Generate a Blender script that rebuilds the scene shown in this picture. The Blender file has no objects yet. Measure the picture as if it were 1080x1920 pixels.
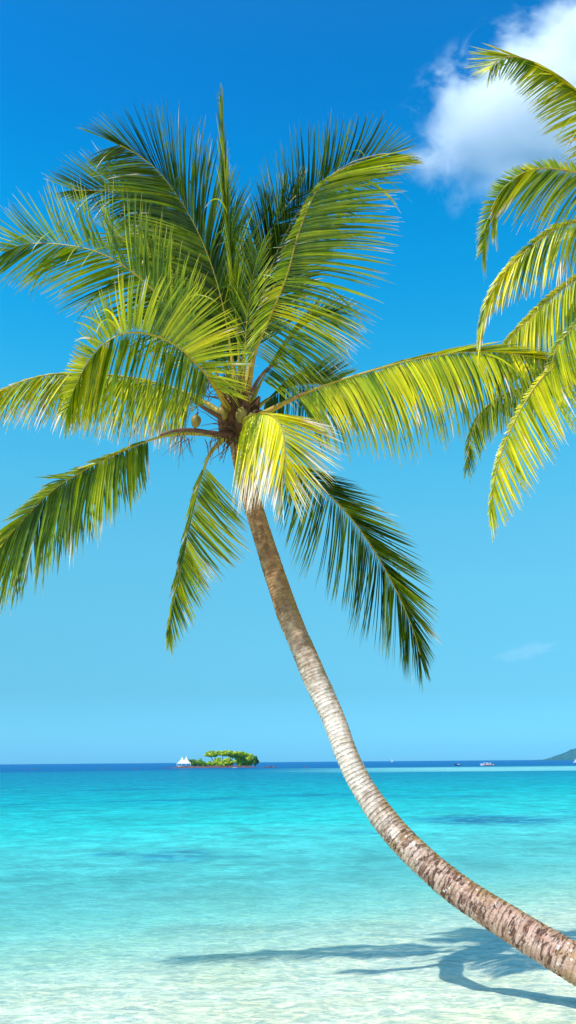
import bpy, math, random
from mathutils import Vector, Matrix, noise as mnoise
random.seed(11)
R = math.radians
sc = bpy.context.scene
C = sc.collection

# ------------------------------------------------------------------ camera
H = 2.4; FOV = 60.0; PITCH = R(15.72); ROLL = R(0.47)
F = 960 / math.tan(R(FOV / 2))
fwd = Vector((0, math.cos(PITCH), math.sin(PITCH)))
up0 = Vector((0, -math.sin(PITCH), math.cos(PITCH)))
rt0 = Vector((1, 0, 0))
rt = rt0 * math.cos(ROLL) - up0 * math.sin(ROLL)
up = up0 * math.cos(ROLL) + rt0 * math.sin(ROLL)
CAM = Vector((0, 0, H))
cd = bpy.data.cameras.new('camera'); cam = bpy.data.objects.new('camera', cd); C.objects.link(cam)
m = Matrix((rt, up, -fwd)).transposed().to_4x4(); m.translation = CAM
cam.matrix_world = m
cd.sensor_fit = 'VERTICAL'; cd.angle_y = R(FOV); cd.clip_end = 80000; cd.clip_start = 0.05
sc.camera = cam

def P(x, y, D):                      # where a thing measured at this bearing stands, D metres down the view
    return CAM + (fwd + rt * ((x - 540) / F) + up * ((960 - y) / F)) * D
def G(x, y, z=0.0):                  # the spot on the water at this bearing
    d = fwd + rt * ((x - 540) / F) + up * ((960 - y) / F)
    return CAM + d * ((z - H) / d.z)
PX = 1 / F

# ------------------------------------------------------------------ nodes
def mat(name):
    mt = bpy.data.materials.new(name); mt.use_nodes = True
    nt = mt.node_tree; nt.nodes.clear()
    out = nt.nodes.new('ShaderNodeOutputMaterial')
    return mt, nt, out
def N(nt, typ, **kw):
    n = nt.nodes.new(typ)
    for k, v in kw.items():
        if k == 'ins':
            for kk, vv in v.items():
                if isinstance(vv, bpy.types.NodeSocket): nt.links.new(vv, n.inputs[kk])
                else: n.inputs[kk].default_value = vv
        else: setattr(n, k, v)
    return n
def M(nt, op, a, b=0.0, c=None, clamp=False):
    n = nt.nodes.new('ShaderNodeMath'); n.operation = op; n.use_clamp = clamp
    for i, v in enumerate((a, b, c)):
        if v is None: continue
        if isinstance(v, bpy.types.NodeSocket): nt.links.new(v, n.inputs[i])
        else: n.inputs[i].default_value = v
    return n.outputs[0]
def MIX(nt, f, a, b, mode='MIX'):
    n = nt.nodes.new('ShaderNodeMix'); n.data_type = 'RGBA'; n.blend_type = mode; n.clamp_factor = True
    for s, v in ((n.inputs[0], f), (n.inputs[6], a), (n.inputs[7], b)):
        if isinstance(v, bpy.types.NodeSocket): nt.links.new(v, s)
        else: s.default_value = (*v, 1) if isinstance(v, tuple) and len(v) == 3 else v
    return n.outputs[2]
def RAMP(nt, f, stops, interp='LINEAR'):
    n = nt.nodes.new('ShaderNodeValToRGB'); cr = n.color_ramp; cr.interpolation = interp
    while len(cr.elements) < len(stops): cr.elements.new(0.5)
    for e, (p, c) in zip(cr.elements, stops):
        e.position = p; e.color = (*c, 1) if isinstance(c, tuple) else (c, c, c, 1)
    nt.links.new(f, n.inputs[0]); return n.outputs[0]
def RNG(nt, v, a, b, c=0.0, d=1.0, smooth=False):
    n = nt.nodes.new('ShaderNodeMapRange'); n.interpolation_type = 'SMOOTHSTEP' if smooth else 'LINEAR'
    nt.links.new(v, n.inputs[0])
    for i, x in enumerate((a, b, c, d)): n.inputs[i + 1].default_value = x
    return n.outputs[0]
def NOISE(nt, vec, scale, detail=3, rough=0.5, dist=0.0):
    n = N(nt, 'ShaderNodeTexNoise', ins={'Vector': vec, 'Scale': scale, 'Detail': detail, 'Roughness': rough, 'Distortion': dist})
    return n.outputs['Fac']
def lin(r, g, b):
    f = lambda c: (c / 12.92 if c <= .04045 else ((c + .055) / 1.055) ** 2.4)
    return (f(r / 255), f(g / 255), f(b / 255))
def simple(name, col, rough=0.6, spec=0.3, var=0.0, scale=3.0):
    mt, nt, out = mat(name)
    c = N(nt, 'ShaderNodeRGB'); c.outputs[0].default_value = (*col, 1); cs = c.outputs[0]
    if var:
        g = N(nt, 'ShaderNodeNewGeometry')
        n = NOISE(nt, g.outputs['Position'], scale, 4, .6)
        v = RNG(nt, n, .3, .7, 1 - var, 1 + var)
        h = N(nt, 'ShaderNodeHueSaturation', ins={'Value': v, 'Color': cs}); cs = h.outputs[0]
    p = N(nt, 'ShaderNodeBsdfPrincipled', ins={'Base Color': cs, 'Roughness': rough, 'Specular IOR Level': spec})
    nt.links.new(p.outputs[0], out.inputs[0]); return mt

# ------------------------------------------------------------------ mesh helpers
def mesh(name, verts, faces, material, parent=None, smooth=True, cols=None, uvs=None):
    me = bpy.data.meshes.new(name)
    me.from_pydata([tuple(v) for v in verts], [], faces)
    if smooth: me.polygons.foreach_set('use_smooth', [True] * len(me.polygons))
    if cols:
        a = me.color_attributes.new('leaf', 'FLOAT_COLOR', 'POINT')
        flat = []
        for c in cols: flat.extend((c[0], c[1], c[2], 1.0))
        a.data.foreach_set('color', flat)
    if uvs:
        u = me.uv_layers.new(name='UVMap')
        for l in me.loops: u.data[l.index].uv = uvs[l.vertex_index]
    me.materials.append(material)
    o = bpy.data.objects.new(name, me); C.objects.link(o)
    if parent:
        o.parent = parent
        w = Matrix.Identity(4); p = parent
        while p:
            w = p.matrix_basis @ w if p.parent is None else w; p = p.parent
        o.matrix_parent_inverse = Matrix.Identity(4)
        if parent.parent is None: o.matrix_parent_inverse = parent.matrix_basis.inverted()
    me.update(); return o
def empty(name, loc, label, cat, group=None):
    o = bpy.data.objects.new(name, None); C.objects.link(o); o.location = loc
    o.matrix_basis = Matrix.Translation(loc)
    o.empty_display_size = .3
    tag(o, label, cat, group); return o
def tag(o, label, cat, group=None):
    o['label'] = label; o['category'] = cat
    if group: o['group'] = group
def spline(pts, n):                  # Catmull-Rom through points (Vectors), n samples evenly by arc
    pts = [Vector(p) for p in pts]
    q = [pts[0] * 2 - pts[1]] + pts + [pts[-1] * 2 - pts[-2]]
    raw = []
    for i in range(1, len(q) - 2):
        p0, p1, p2, p3 = q[i - 1:i + 3]
        for k in range(16):
            t = k / 16
            raw.append(.5 * ((2 * p1) + (p2 - p0) * t + (2 * p0 - 5 * p1 + 4 * p2 - p3) * t * t + (3 * p1 - p0 - 3 * p2 + p3) * t ** 3))
    raw.append(q[-2])
    L = [0.0]
    for i in range(1, len(raw)): L.append(L[-1] + (raw[i] - raw[i - 1]).length)
    out = []; j = 0
    for k in range(n):
        s = L[-1] * k / (n - 1)
        while j < len(L) - 2 and L[j + 1] < s: j += 1
        f = (s - L[j]) / max(1e-9, L[j + 1] - L[j])
        out.append(raw[j].lerp(raw[j + 1], min(1, f)))
    return out, L[-1]
def tube(path, radii, seg=10, V=None, Fc=None, cap=True, flat=1.0):
    V = [] if V is None else V; Fc = [] if Fc is None else Fc; b = len(V)
    n = len(path); ref = Vector((0.3, 0.9, 0.2)).normalized()
    for i, p in enumerate(path):
        t = (path[min(n - 1, i + 1)] - path[max(0, i - 1)]).normalized()
        a = t.cross(ref).normalized(); c = a.cross(t).normalized()
        for k in range(seg):
            th = 2 * math.pi * k / seg
            V.append(p + (a * math.cos(th) + c * math.sin(th) * flat) * radii[i])
    for i in range(n - 1):
        for k in range(seg):
            k2 = (k + 1) % seg
            Fc.append((b + i * seg + k, b + i * seg + k2, b + (i + 1) * seg + k2, b + (i + 1) * seg + k))
    if cap:
        Fc.append(tuple(b + k for k in range(seg))[::-1]); Fc.append(tuple(b + (n - 1) * seg + k for k in range(seg)))
    return V, Fc

# ------------------------------------------------------------------ sun and sky
CROWN_D = 12.0
SUN = Vector((-3.35, -2.9, 6.84)).normalized()
elev = math.asin(SUN.z)
sl = bpy.data.lights.new('sun', 'SUN'); sl.energy = 5.0; sl.angle = R(.55); sl.color = (1, .955, .88)
so = bpy.data.objects.new('sun', sl); C.objects.link(so)
so.rotation_euler = (-SUN).to_track_quat('-Z', 'Y').to_euler()
w = bpy.data.worlds.new('World'); sc.world = w; w.use_nodes = True
nt = w.node_tree; nt.nodes.clear()
sky = N(nt, 'ShaderNodeTexSky'); sky.sky_type = 'NISHITA'; sky.sun_disc = False
sky.sun_elevation = elev; sky.sun_rotation = math.atan2(SUN.x, SUN.y)
sky.air_density = 1.0; sky.dust_density = 0.3; sky.ozone_density = 2.0
tc = N(nt, 'ShaderNodeTexCoord'); sep = N(nt, 'ShaderNodeSeparateXYZ'); nt.links.new(tc.outputs['Generated'], sep.inputs[0])
SKYCORR = [(0.0, (1, 1, 1)), (1.0, (1, 1, 1))]
SKYCORR = [(0.004, (0.151, 0.538, 1.022)), (0.073, (0.182, 0.508, 0.698)), (0.131, (0.244, 0.640, 0.723)), (0.189, (0.299, 0.788, 0.804)), (0.248, (0.324, 0.923, 0.907)), (0.305, (0.290, 1.040, 1.020)), (0.362, (0.213, 1.111, 1.121)), (0.416, (0.114, 1.107, 1.208)), (0.468, (0.051, 1.076, 1.275)), (0.518, (0.021, 1.043, 1.319)), (0.564, (0.010, 0.990, 1.334)), (0.607, (0.008, 0.897, 1.312)), (0.647, (0.015, 0.818, 1.294)), (0.683, (0.020, 0.785, 1.270)), (0.716, (0.044, 0.770, 1.222)), (1.0, (0.02, 0.62, 1.02))]
zc = M(nt, 'MAXIMUM', sep.outputs['Z'], 0.0)
corr = RAMP(nt, zc, SKYCORR)
colr = MIX(nt, 1.0, sky.outputs[0], corr, 'MULTIPLY')
bg = N(nt, 'ShaderNodeBackground', ins={'Color': colr, 'Strength': 0.15})
wo = N(nt, 'ShaderNodeOutputWorld'); nt.links.new(bg.outputs[0], wo.inputs[0])
vs = sc.view_settings
vs.view_transform = 'Standard'; vs.look = 'None'; vs.exposure = 0.35; vs.gamma = 1; vs.use_curve_mapping = False

# ------------------------------------------------------------------ materials
def leaf_material():
    mt, nt, out = mat('palm_leaf')
    at = N(nt, 'ShaderNodeAttribute', attribute_name='leaf')
    sp = N(nt, 'ShaderNodeSeparateColor'); nt.links.new(at.outputs['Color'], sp.inputs[0])
    yel, dry, rnd = sp.outputs[0], sp.outputs[1], sp.outputs[2]
    g = N(nt, 'ShaderNodeNewGeometry')
    n1 = NOISE(nt, g.outputs['Position'], 5.0, 3, .6)
    y2 = M(nt, 'ADD', yel, M(nt, 'MULTIPLY', M(nt, 'SUBTRACT', n1, .5), .5), clamp=True)
    c = RAMP(nt, y2, [(0.0, (.020, .055, .003)), (.30, (.085, .150, .004)), (.45, (.20, .27, .004)), (.65, (.37, .40, .006)), (.85, (.58, .52, .010)), (1.0, (.72, .60, .03))])
    c = MIX(nt, M(nt, 'MULTIPLY', dry, 1.0), c, RAMP(nt, dry, [(0, (.5, .36, .04)), (.45, (.42, .22, .05)), (1, (.78, .66, .55))]))
    v = RNG(nt, rnd, 0, 1, .72, 1.3)
    hs = N(nt, 'ShaderNodeHueSaturation', ins={'Color': c, 'Value': v, 'Saturation': 1.05})
    pr = N(nt, 'ShaderNodeBsdfPrincipled', ins={'Base Color': hs.outputs[0], 'Roughness': .38, 'Specular IOR Level': .42})
    h2 = N(nt, 'ShaderNodeHueSaturation', ins={'Color': hs.outputs[0], 'Value': 1.15, 'Saturation': 1.1})
    tr = N(nt, 'ShaderNodeBsdfTranslucent', ins={'Color': h2.outputs[0]})
    ms = N(nt, 'ShaderNodeMixShader', ins={0: .19}); nt.links.new(pr.outputs[0], ms.inputs[1]); nt.links.new(tr.outputs[0], ms.inputs[2])
    nt.links.new(ms.outputs[0], out.inputs[0]); return mt
LEAF = leaf_material()
def stalk_material():
    mt, nt, out = mat('leaf_stalk')
    g = N(nt, 'ShaderNodeNewGeometry')
    n1 = NOISE(nt, g.outputs['Position'], 3.0, 4, .6)
    n2 = NOISE(nt, g.outputs['Position'], 40.0, 2, .6)
    c = RAMP(nt, n1, [(.35, (.34, .28, .008)), (.6, (.42, .25, .01)), (.72, (.26, .11, .02))])
    c = MIX(nt, RNG(nt, n2, .4, .7, 0, .35), c, (.20, .16, .02))
    p = N(nt, 'ShaderNodeBsdfPrincipled', ins={'Base Color': c, 'Roughness': .45, 'Specular IOR Level': .4})
    nt.links.new(p.outputs[0], out.inputs[0]); return mt
STALK = stalk_material()
BROWN = simple('dry_fibre', (.10, .045, .018), .8, .15, .45, 14)
DRYSTALK = simple('dry_stalk', (.13, .055, .03), .6, .3, .4, 9)
NUT = simple('coconut_husk', (.22, .15, .02), .5, .35, .3, 9)
def bark_material():
    mt, nt, out = mat('palm_bark')
    uv = N(nt, 'ShaderNodeUVMap'); s = N(nt, 'ShaderNodeSeparateXYZ'); nt.links.new(uv.outputs[0], s.inputs[0])
    U, Vv = s.outputs[0], s.outputs[1]      # U around 0..1, V metres up the trunk
    g = N(nt, 'ShaderNodeNewGeometry'); pos = g.outputs['Position']
    big = NOISE(nt, pos, 2.2, 4, .6)
    mid = NOISE(nt, pos, 9.0, 4, .65, .4)
    fin = NOISE(nt, pos, 60.0, 3, .7)
    base = RAMP(nt, mid, [(.30, (.30, .18, .11)), (.48, (.58, .43, .34)), (.68, (.80, .67, .57))])
    base = MIX(nt, M(nt, 'MULTIPLY', RNG(nt, Vv, 3.7, 4.5, 0, .55, True), RNG(nt, Vv, 5.3, 6.2, 1, 0, True)), base, (.86, .72, .63))
    base = MIX(nt, RNG(nt, Vv, 5.5, 7.0, 0, .85, True), base, RAMP(nt, mid, [(.3, (.12, .05, .015)), (.5, (.30, .12, .022)), (.7, (.48, .24, .07))]))        # darker brown towards the crown
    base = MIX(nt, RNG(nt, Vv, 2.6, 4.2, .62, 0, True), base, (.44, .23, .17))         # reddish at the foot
    base = MIX(nt, RNG(nt, big, .52, .62, 0, .55), base, (.34, .20, .07))
    # ring scars
    wob = M(nt, 'ADD', Vv, M(nt, 'MULTIPLY', M(nt, 'SUBTRACT', mid, .5), .035))
    fr = M(nt, 'FRACT', M(nt, 'DIVIDE', wob, .052))
    wn = N(nt, 'ShaderNodeTexWhiteNoise', noise_dimensions='1D'); nt.links.new(M(nt, 'FLOOR', M(nt, 'DIVIDE', wob, .052)), wn.inputs['W'])
    ring = M(nt, 'MULTIPLY', RNG(nt, fr, .0, .22, 1, 0), RNG(nt, wn.outputs['Value'], 0, 1, .15, 1.1))
    fr2 = RNG(nt, M(nt, 'FRACT', M(nt, 'DIVIDE', wob, .0173)), 0, .3, .35, 0)
    ring = M(nt, 'MAXIMUM', ring, M(nt, 'MULTIPLY', fr2, RNG(nt, fin, .4, .6)))
    ring = M(nt, 'MULTIPLY', ring, RNG(nt, NOISE(nt, pos, 14, 2, .6), .38, .6, .15, 1))
    base = MIX(nt, M(nt, 'MULTIPLY', ring, M(nt, 'ADD', .12, M(nt, 'MULTIPLY', mid, .75))), base, (.20, .11, .07))
    wn2 = N(nt, 'ShaderNodeTexWhiteNoise', noise_dimensions='1D'); nt.links.new(M(nt, 'ADD', M(nt, 'FLOOR', M(nt, 'DIVIDE', wob, .052)), 77.3), wn2.inputs['W'])
    bandm = M(nt, 'MULTIPLY', RNG(nt, wn2.outputs['Value'], .55, .9), RNG(nt, NOISE(nt, pos, 6.5, 4, .7), .45, .58))
    bandm = M(nt, 'MULTIPLY', bandm, RNG(nt, Vv, 3.7, 4.5, 1, .35))
    base = MIX(nt, M(nt, 'MULTIPLY', bandm, .85), base, (.13, .05, .03))
    st = NOISE(nt, pos, 3.6, 5, .7, .8)
    base = MIX(nt, M(nt, 'MULTIPLY', RNG(nt, st, .56, .64), RNG(nt, Vv, 4.8, 6.2, .15, .7)), base, (.14, .06, .02))
    # dark bitten patches of the lower trunk, short along the trunk
    mp = N(nt, 'ShaderNodeCombineXYZ', ins={'X': M(nt, 'MULTIPLY', U, 3.2), 'Y': M(nt, 'MULTIPLY', Vv, 8.5)})
    pat = NOISE(nt, mp.outputs[0], 1.6, 5, .72, .5)
    lowz = RNG(nt, Vv, 3.6, 4.05, 1, .0, True)
    pm = M(nt, 'MULTIPLY', RNG(nt, pat, .555, .60), lowz)
    base = MIX(nt, M(nt, 'MULTIPLY', pm, .85), base, (.075, .022, .014))
    # pale lichen specks
    vo = N(nt, 'ShaderNodeTexVoronoi', ins={'Vector': pos, 'Scale': 14.0})
    sp = M(nt, 'MULTIPLY', RNG(nt, vo.outputs['Distance'], .16, .22, 1, 0), RNG(nt, big, .45, .5, 0, 1))
    base = MIX(nt, M(nt, 'MULTIPLY', sp, M(nt, 'MULTIPLY', lowz, .8)), base, (.82, .78, .74))
    base = MIX(nt, RNG(nt, fin, .55, .8, 0, .5), base, (.16, .10, .06))
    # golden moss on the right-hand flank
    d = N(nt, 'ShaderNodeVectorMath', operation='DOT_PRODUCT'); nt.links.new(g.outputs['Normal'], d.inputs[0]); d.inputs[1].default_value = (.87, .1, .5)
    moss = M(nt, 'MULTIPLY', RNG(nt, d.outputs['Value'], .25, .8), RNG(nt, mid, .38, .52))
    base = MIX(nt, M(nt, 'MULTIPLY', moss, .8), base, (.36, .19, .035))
    h = M(nt, 'ADD', M(nt, 'MULTIPLY', ring, -.8), M(nt, 'ADD', M(nt, 'MULTIPLY', mid, .8), M(nt, 'MULTIPLY', fin, .35)))
    h = M(nt, 'ADD', h, M(nt, 'MULTIPLY', pm, -1.2))
    b = N(nt, 'ShaderNodeBump', ins={'Strength': .9, 'Distance': .035, 'Height': h})
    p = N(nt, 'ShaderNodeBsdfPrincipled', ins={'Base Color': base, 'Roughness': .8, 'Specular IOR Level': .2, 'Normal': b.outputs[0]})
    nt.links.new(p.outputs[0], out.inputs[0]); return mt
BARK = bark_material()

# ------------------------------------------------------------------ palms
def lerpl(lst, t):
    if t <= lst[0][0]: return lst[0][1:]
    for a, b in zip(lst, lst[1:]):
        if t <= b[0]:
            f = (t - a[0]) / (b[0] - a[0])
            return tuple(x + (y - x) * f for x, y in zip(a[1:], b[1:]))
    return lst[-1][1:]

def blade(V, Fc, Cc, p0, d0, d1, L, hw, wdir, fold, yel, dry, rnd, seg=7):
    """one leaflet: a folded tapering blade that bends from d0 to d1"""
    b = len(V); p = Vector(p0); n = seg + 1
    tipdry = dry
    for i in range(n):
        s = i / seg
        d = d0.lerp(d1, s ** .8).normalized()
        if i: p = p + d * (L / seg)
        prof = min(1.0, .35 + s * 4.5) * (max(0.0, 1 - s) ** .62 if s > .35 else .765 + (1 - s) * .0)
        if s <= .35: prof = min(1.0, .35 + s * 4.5) * .765
        wd = (wdir - d * wdir.dot(d))
        wd = wd.normalized() if wd.length > 1e-4 else d.orthogonal().normalized()
        nn = wd.cross(d)
        h = hw * prof + .0008
        V.append(p + wd * h + nn * fold * h); V.append(Vector(p)); V.append(p - wd * h + nn * fold * h)
        dd = min(1.0, max(0.0, (s - (1 - tipdry)) / .18)) if tipdry > 0 else 0.0
        for _ in range(3): Cc.append((min(1, max(0, yel + .18 * (s - .4))), dd, rnd))
    for i in range(seg):
        a = b + i * 3
        Fc.append((a, a + 1, a + 4, a + 3)); Fc.append((a + 1, a + 2, a + 5, a + 4))

def frond(palm, pts, D0, A, B, t0=.18, n=84, yel=.4, dry=.12, w0=8.0, hw=.021, droop=.5, tw=(0.6, 0.6), X=None, drop=.03, jit=4.0, sweep=.30, group=None, clump=0.0):
    pth, L = spline([P(x, y, D0 + dz) for x, y, dz in pts], 60)
    r0 = w0 * PX * D0
    rad = [r0 * (1.0 - .80 * min(1, i / 59 / .28) ** .8 - .14 * (i / 59)) + .003 for i in range(60)]
    V = []; Fc = []; Cc = []
    def at(t):
        x = t * 59; i = min(58, int(x)); return pth[i].lerp(pth[i + 1], x - i), (pth[i + 1] - pth[i]).normalized()
    seen_wide = 1.2
    for side, lst, extra_row in ((1, A, False), (-1, B, False), (-1, X, True)):
        if not lst: continue
        cj = 0; left = 0; gold = 0.0; hue = 0.0
        lo = max(t0, lst[0][0]) if len(lst[0]) else t0
        cnt = int(n * 1.5)
        for k in range(cnt):
            t = t0 + (1 - t0) * (k + random.uniform(-.25, .25)) / (cnt - 1)
            t = min(1, max(t0, t))
            if t < lst[0][0] - .01 or t > lst[-1][0] + .01: continue
            if random.random() < drop: continue
            ang, ln, dz = lerpl(lst, t)
            if left <= 0:
                cj = random.gauss(0, jit * clump); left = random.randint(3, 9)
                gold = random.uniform(.25, .6) if random.random() < .13 else 0.0
                hue = random.gauss(0, .10)
            left -= 1
            ang += random.gauss(0, jit) * .6 + cj
            ln *= random.uniform(.86, 1.08) * 1.1
            if side < 0 and not extra_row and dz > -.2 and 225 < ang % 360 < 315: dz -= .28
            p, T = at(t)
            d = (rt * math.cos(R(ang)) + up * math.sin(R(ang)) + fwd * (dz + random.gauss(0, .07))).normalized()
            scale = (p - CAM).dot(fwd) * PX
            LL = ln * scale * math.sqrt(1 + dz * dz) * .5 + ln * scale * .5
            d0 = (d + T * sweep).normalized()
            dr = droop * (.7 + .6 * random.random())
            if random.random() < .05: dr += random.uniform(.8, 2.0)
            d1 = (d + Vector((0, 0, -1)) * dr).normalized()
            fr = d.cross(T)
            fr = fr.normalized() if fr.length > 1e-3 else fwd
            tv = (tw[0] if side > 0 else tw[1]) if not extra_row else -abs(tw[1]) - .3
            tm = abs(tv) + random.gauss(0, .15)
            best = None
            for sg in (1, -1):
                wc = T * math.cos(tm) + fr * math.sin(tm) * sg
                nn = wc.cross(d)
                if nn.dot(fwd) > 0: nn = -nn
                q = nn.dot(SUN) * (1 if tv >= 0 else -1)
                if best is None or q > best[0]: best = (q, wc)
            wd = best[1]
            off = fr * (rad[int(t * 59)] * .4)
            yy = yel + random.gauss(0, .09) - (.22 if extra_row else 0) - (.08 if tv < 0 else 0) + hue + gold * .5  # back row and leaflets turned from the sun: shade painted in as darker green
            dryv = max(0, dry * random.uniform(.3, 2.2)) if random.random() < .88 else 0
            if gold and random.random() < .5: dryv += gold * .5
            if random.random() < .02: dryv = random.uniform(.3, .8)
            blade(V, Fc, Cc, p + d * rad[int(t * 59)] * .5 + off * 0, d0, d1, LL, hw * (.98 if tv < 0 else .78) * random.uniform(.8, 1.12) * (1 - .45 * max(0, t - .75) / .25), wd, random.uniform(.5, .95), yy, dryv, random.random())
    fo = mesh('frond', V, Fc, LEAF, palm, True, Cc)
    V, Fc = tube(pth, rad, 8, flat=.8)
    mesh('leaf_stalk', V, Fc, STALK, fo)
    return fo

def palm_trunk(palm, cl, ringstep=.052):
    """cl: (x, y, D, width px) or ready Vectors+radius"""
    pts = [c[0] for c in cl]; n = 300
    path, L = spline(pts, n)
    # radius by nearest key
    keyt = []
    acc = 0.0
    for i, c in enumerate(cl):
        if i: acc += (cl[i][0] - cl[i - 1][0]).length
        keyt.append(acc)
    keyt = [k / acc for k in keyt]
    V = []; Fc = []; UV = []
    seg = 28
    nrm = Vector((.2, -.95, .2)).normalized()
    n2 = int(L / (ringstep / 4)); path, L = spline(pts, n2)
    for i, p in enumerate(path):
        t = i / (n2 - 1); j = 0
        while j < len(keyt) - 2 and keyt[j + 1] < t: j += 1
        f = (t - keyt[j]) / (keyt[j + 1] - keyt[j]); f = f * f * (3 - 2 * f)
        r = cl[j][1] + (cl[j + 1][1] - cl[j][1]) * f
        T = (path[min(n2 - 1, i + 1)] - path[max(0, i - 1)]).normalized()
        a = (nrm - T * nrm.dot(T)).normalized(); b = T.cross(a)
        v = t * L
        vw = v + .05 * mnoise.noise(Vector((0, 0, v * 2.1))) + .022 * mnoise.noise(Vector((3, 0, v * 8)))
        for k in range(seg + 1):
            th = 2 * math.pi * k / seg; kk = k % seg; th2 = 2 * math.pi * kk / seg
            dirv = a * math.cos(th2) + b * math.sin(th2)
            q = mnoise.noise(dirv * 1.2 + Vector((0, 0, v * 2.2)))
            q2 = mnoise.noise(dirv * 2.6 + Vector((5, 0, v * 9)))
            ph = ((vw + .012 * q2) / ringstep) % 1.0
            step = (1 - ph) * .5 - .15
            rr = r * (1 + .035 * q + .030 * q2) + .016 * step
            V.append(p + dirv * rr); UV.append((k / seg, vw))
    w_ = seg + 1
    for i in range(n2 - 1):
        for k in range(seg):
            a0 = i * w_ + k
            Fc.append((a0, a0 + 1, a0 + w_ + 1, a0 + w_))
    Fc.append(tuple(range(seg))[::-1]); Fc.append(tuple((n2 - 1) * w_ + k for k in range(seg)))
    o = mesh('trunk', V, Fc, BARK, palm, True, None, UV)
    return o, path
def wpx(w, D): return w * PX * D / 2

# --- leaning palm
tr = [(1330, 2010, 8.3, 108), (1250, 1918, 8.55, 86), (1160, 1855, 8.8, 76), (1080, 1807, 9.0, 69), (970, 1741, 9.4, 63), (863, 1671, 9.8, 57), (790, 1611, 10.1, 53), (730, 1548, 10.4, 50),
      (680, 1476, 10.65, 43.5), (650, 1415, 10.8, 42), (629, 1357, 11.0, 43), (594, 1278, 11.25, 45), (546, 1166, 11.5, 42), (517, 1083, 11.7, 39), (488, 992, 11.85, 35), (467, 920, 11.95, 34), (452, 850, 12.0, 36), (446, 800, 12.0, 34)]
cl = [(P(x, y, D), wpx(w_, D)) for x, y, D, w_ in tr]
base = Vector(cl[0][0])
palm = empty('palm_tree', (base.x, base.y, base.z), 'whole coconut palm with curved leaning ringed trunk rising over the turquoise water', 'palm tree')
palm_trunk(palm, cl)
D = CROWN_D
fr = lambda *a, **k: frond(palm, *a, **k)
# back left tall frond
fr([(448, 775, .1), (436, 680, .3), (418, 575, .5), (390, 480, .7), (350, 395, .8), (300, 325, .75), (258, 290, .6), (225, 272, .4)], D,
   A=[(.22, 62, 130, .1), (.35, 68, 165, .1), (.55, 78, 175, .1), (.75, 92, 165, .0), (.9, 118, 110, .0), (1, 150, 75, -.1)],
   B=[(.25, 150, 90, -.3), (.4, 158, 125, -.4), (.6, 168, 130, -.4), (.8, 180, 120, -.3), (.93, 195, 95, -.2), (1, 200, 60, 0)],
   t0=.22, n=122, yel=.31, dry=.05, droop=.28, tw=(-.7, -.5))
# hidden left-back fronds
fr([(443, 770, .3), (410, 640, .9), (355, 500, 1.3), (290, 405, 1.5), (215, 362, 1.5), (140, 357, 1.3)], D,
   A=[(.35, 85, 90, .2), (.6, 108, 120, .2), (.8, 122, 130, .1), (1, 150, 60, 0)],
   B=[(.35, 200, 100, .1), (.6, 215, 100, .0), (.85, 205, 70, .0), (1, 190, 40, 0)], t0=.3, n=112, yel=.27, dry=.05, droop=.2, tw=(-.9, -.8))
fr([(443, 780, .2), (400, 690, .6), (350, 600, .8), (300, 520, .9), (255, 465, .8), (215, 440, .6)], D,
   A=[(.25, 60, 100, .2), (.55, 78, 110, .2), (.8, 100, 90, .1), (1, 140, 50, 0)],
   B=[(.3, 190, 90, .1), (.6, 185, 95, .0), (.85, 185, 80, .0), (1, 170, 50, 0)], t0=.25, n=80, yel=.62, dry=.08, droop=.3, tw=(.2, .2))
# far left frond
fr([(436, 780, 0), (375, 670, -.1), (300, 560, -.2), (240, 505, -.2), (180, 472, -.2), (110, 458, -.1), (50, 458, 0), (12, 472, .1)], D,
   A=[(.28, 78, 120, .1), (.45, 86, 140, .1), (.62, 95, 140, .1), (.75, 108, 130, .1), (.86, 122, 105, .1), (.95, 150, 60, 0), (1, 170, 30, 0)],
   B=[(.3, 215, 110, -.2), (.5, 208, 145, -.3), (.7, 215, 130, -.3), (.85, 222, 110, -.2), (.95, 228, 70, -.1), (1, 220, 40, 0)],
   t0=.28, n=84, yel=.46, dry=.10, droop=.18, tw=(.5, -1.25), hw=.022, clump=1.2)
# spear
fr([(450, 775, 0), (447, 650, 0), (434, 500, .05), (424, 370, .05), (418, 270, .05), (416, 185, .05)], D,
   A=[(.3, 78, 95, 0), (.6, 86, 100, 0), (.85, 92, 80, 0), (1, 92, 30, 0)], B=[(.3, 100, 95, 0), (.6, 101, 100, 0), (.85, 97, 80, 0), (1, 96, 30, 0)],
   t0=.3, n=60, yel=.34, dry=.05, droop=0, tw=(.5, .5), hw=.017, sweep=.9, w0=5)
# back right frond
fr([(458, 775, .2), (470, 660, .5), (490, 560, .8), (525, 460, 1.1), (575, 375, 1.2), (640, 315, 1.1), (700, 292, .9), (738, 288, .7)], D,
   A=[(.2, 118, 120, .2), (.4, 108, 150, .2), (.55, 100, 165, .1), (.7, 93, 140, .0), (.85, 78, 95, .0), (.94, 55, 70, .0), (1, 20, 45, 0)],
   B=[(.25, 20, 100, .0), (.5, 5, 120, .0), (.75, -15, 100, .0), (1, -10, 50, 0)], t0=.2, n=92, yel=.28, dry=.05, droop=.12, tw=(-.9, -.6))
fr([(452, 772, .3), (456, 660, .6), (470, 560, .9), (492, 475, 1.1), (520, 410, 1.2), (556, 365, 1.1)], D,
   A=[(.2, 122, 110, .2), (.5, 112, 130, .2), (.8, 100, 110, .1), (1, 70, 50, 0)],
   B=[(.25, 30, 100, .0), (.5, 15, 110, .0), (.8, 10, 90, .0), (1, 20, 50, 0)], t0=.2, n=84, yel=.14, dry=.05, droop=.1, tw=(-.6, -.6))
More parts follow.
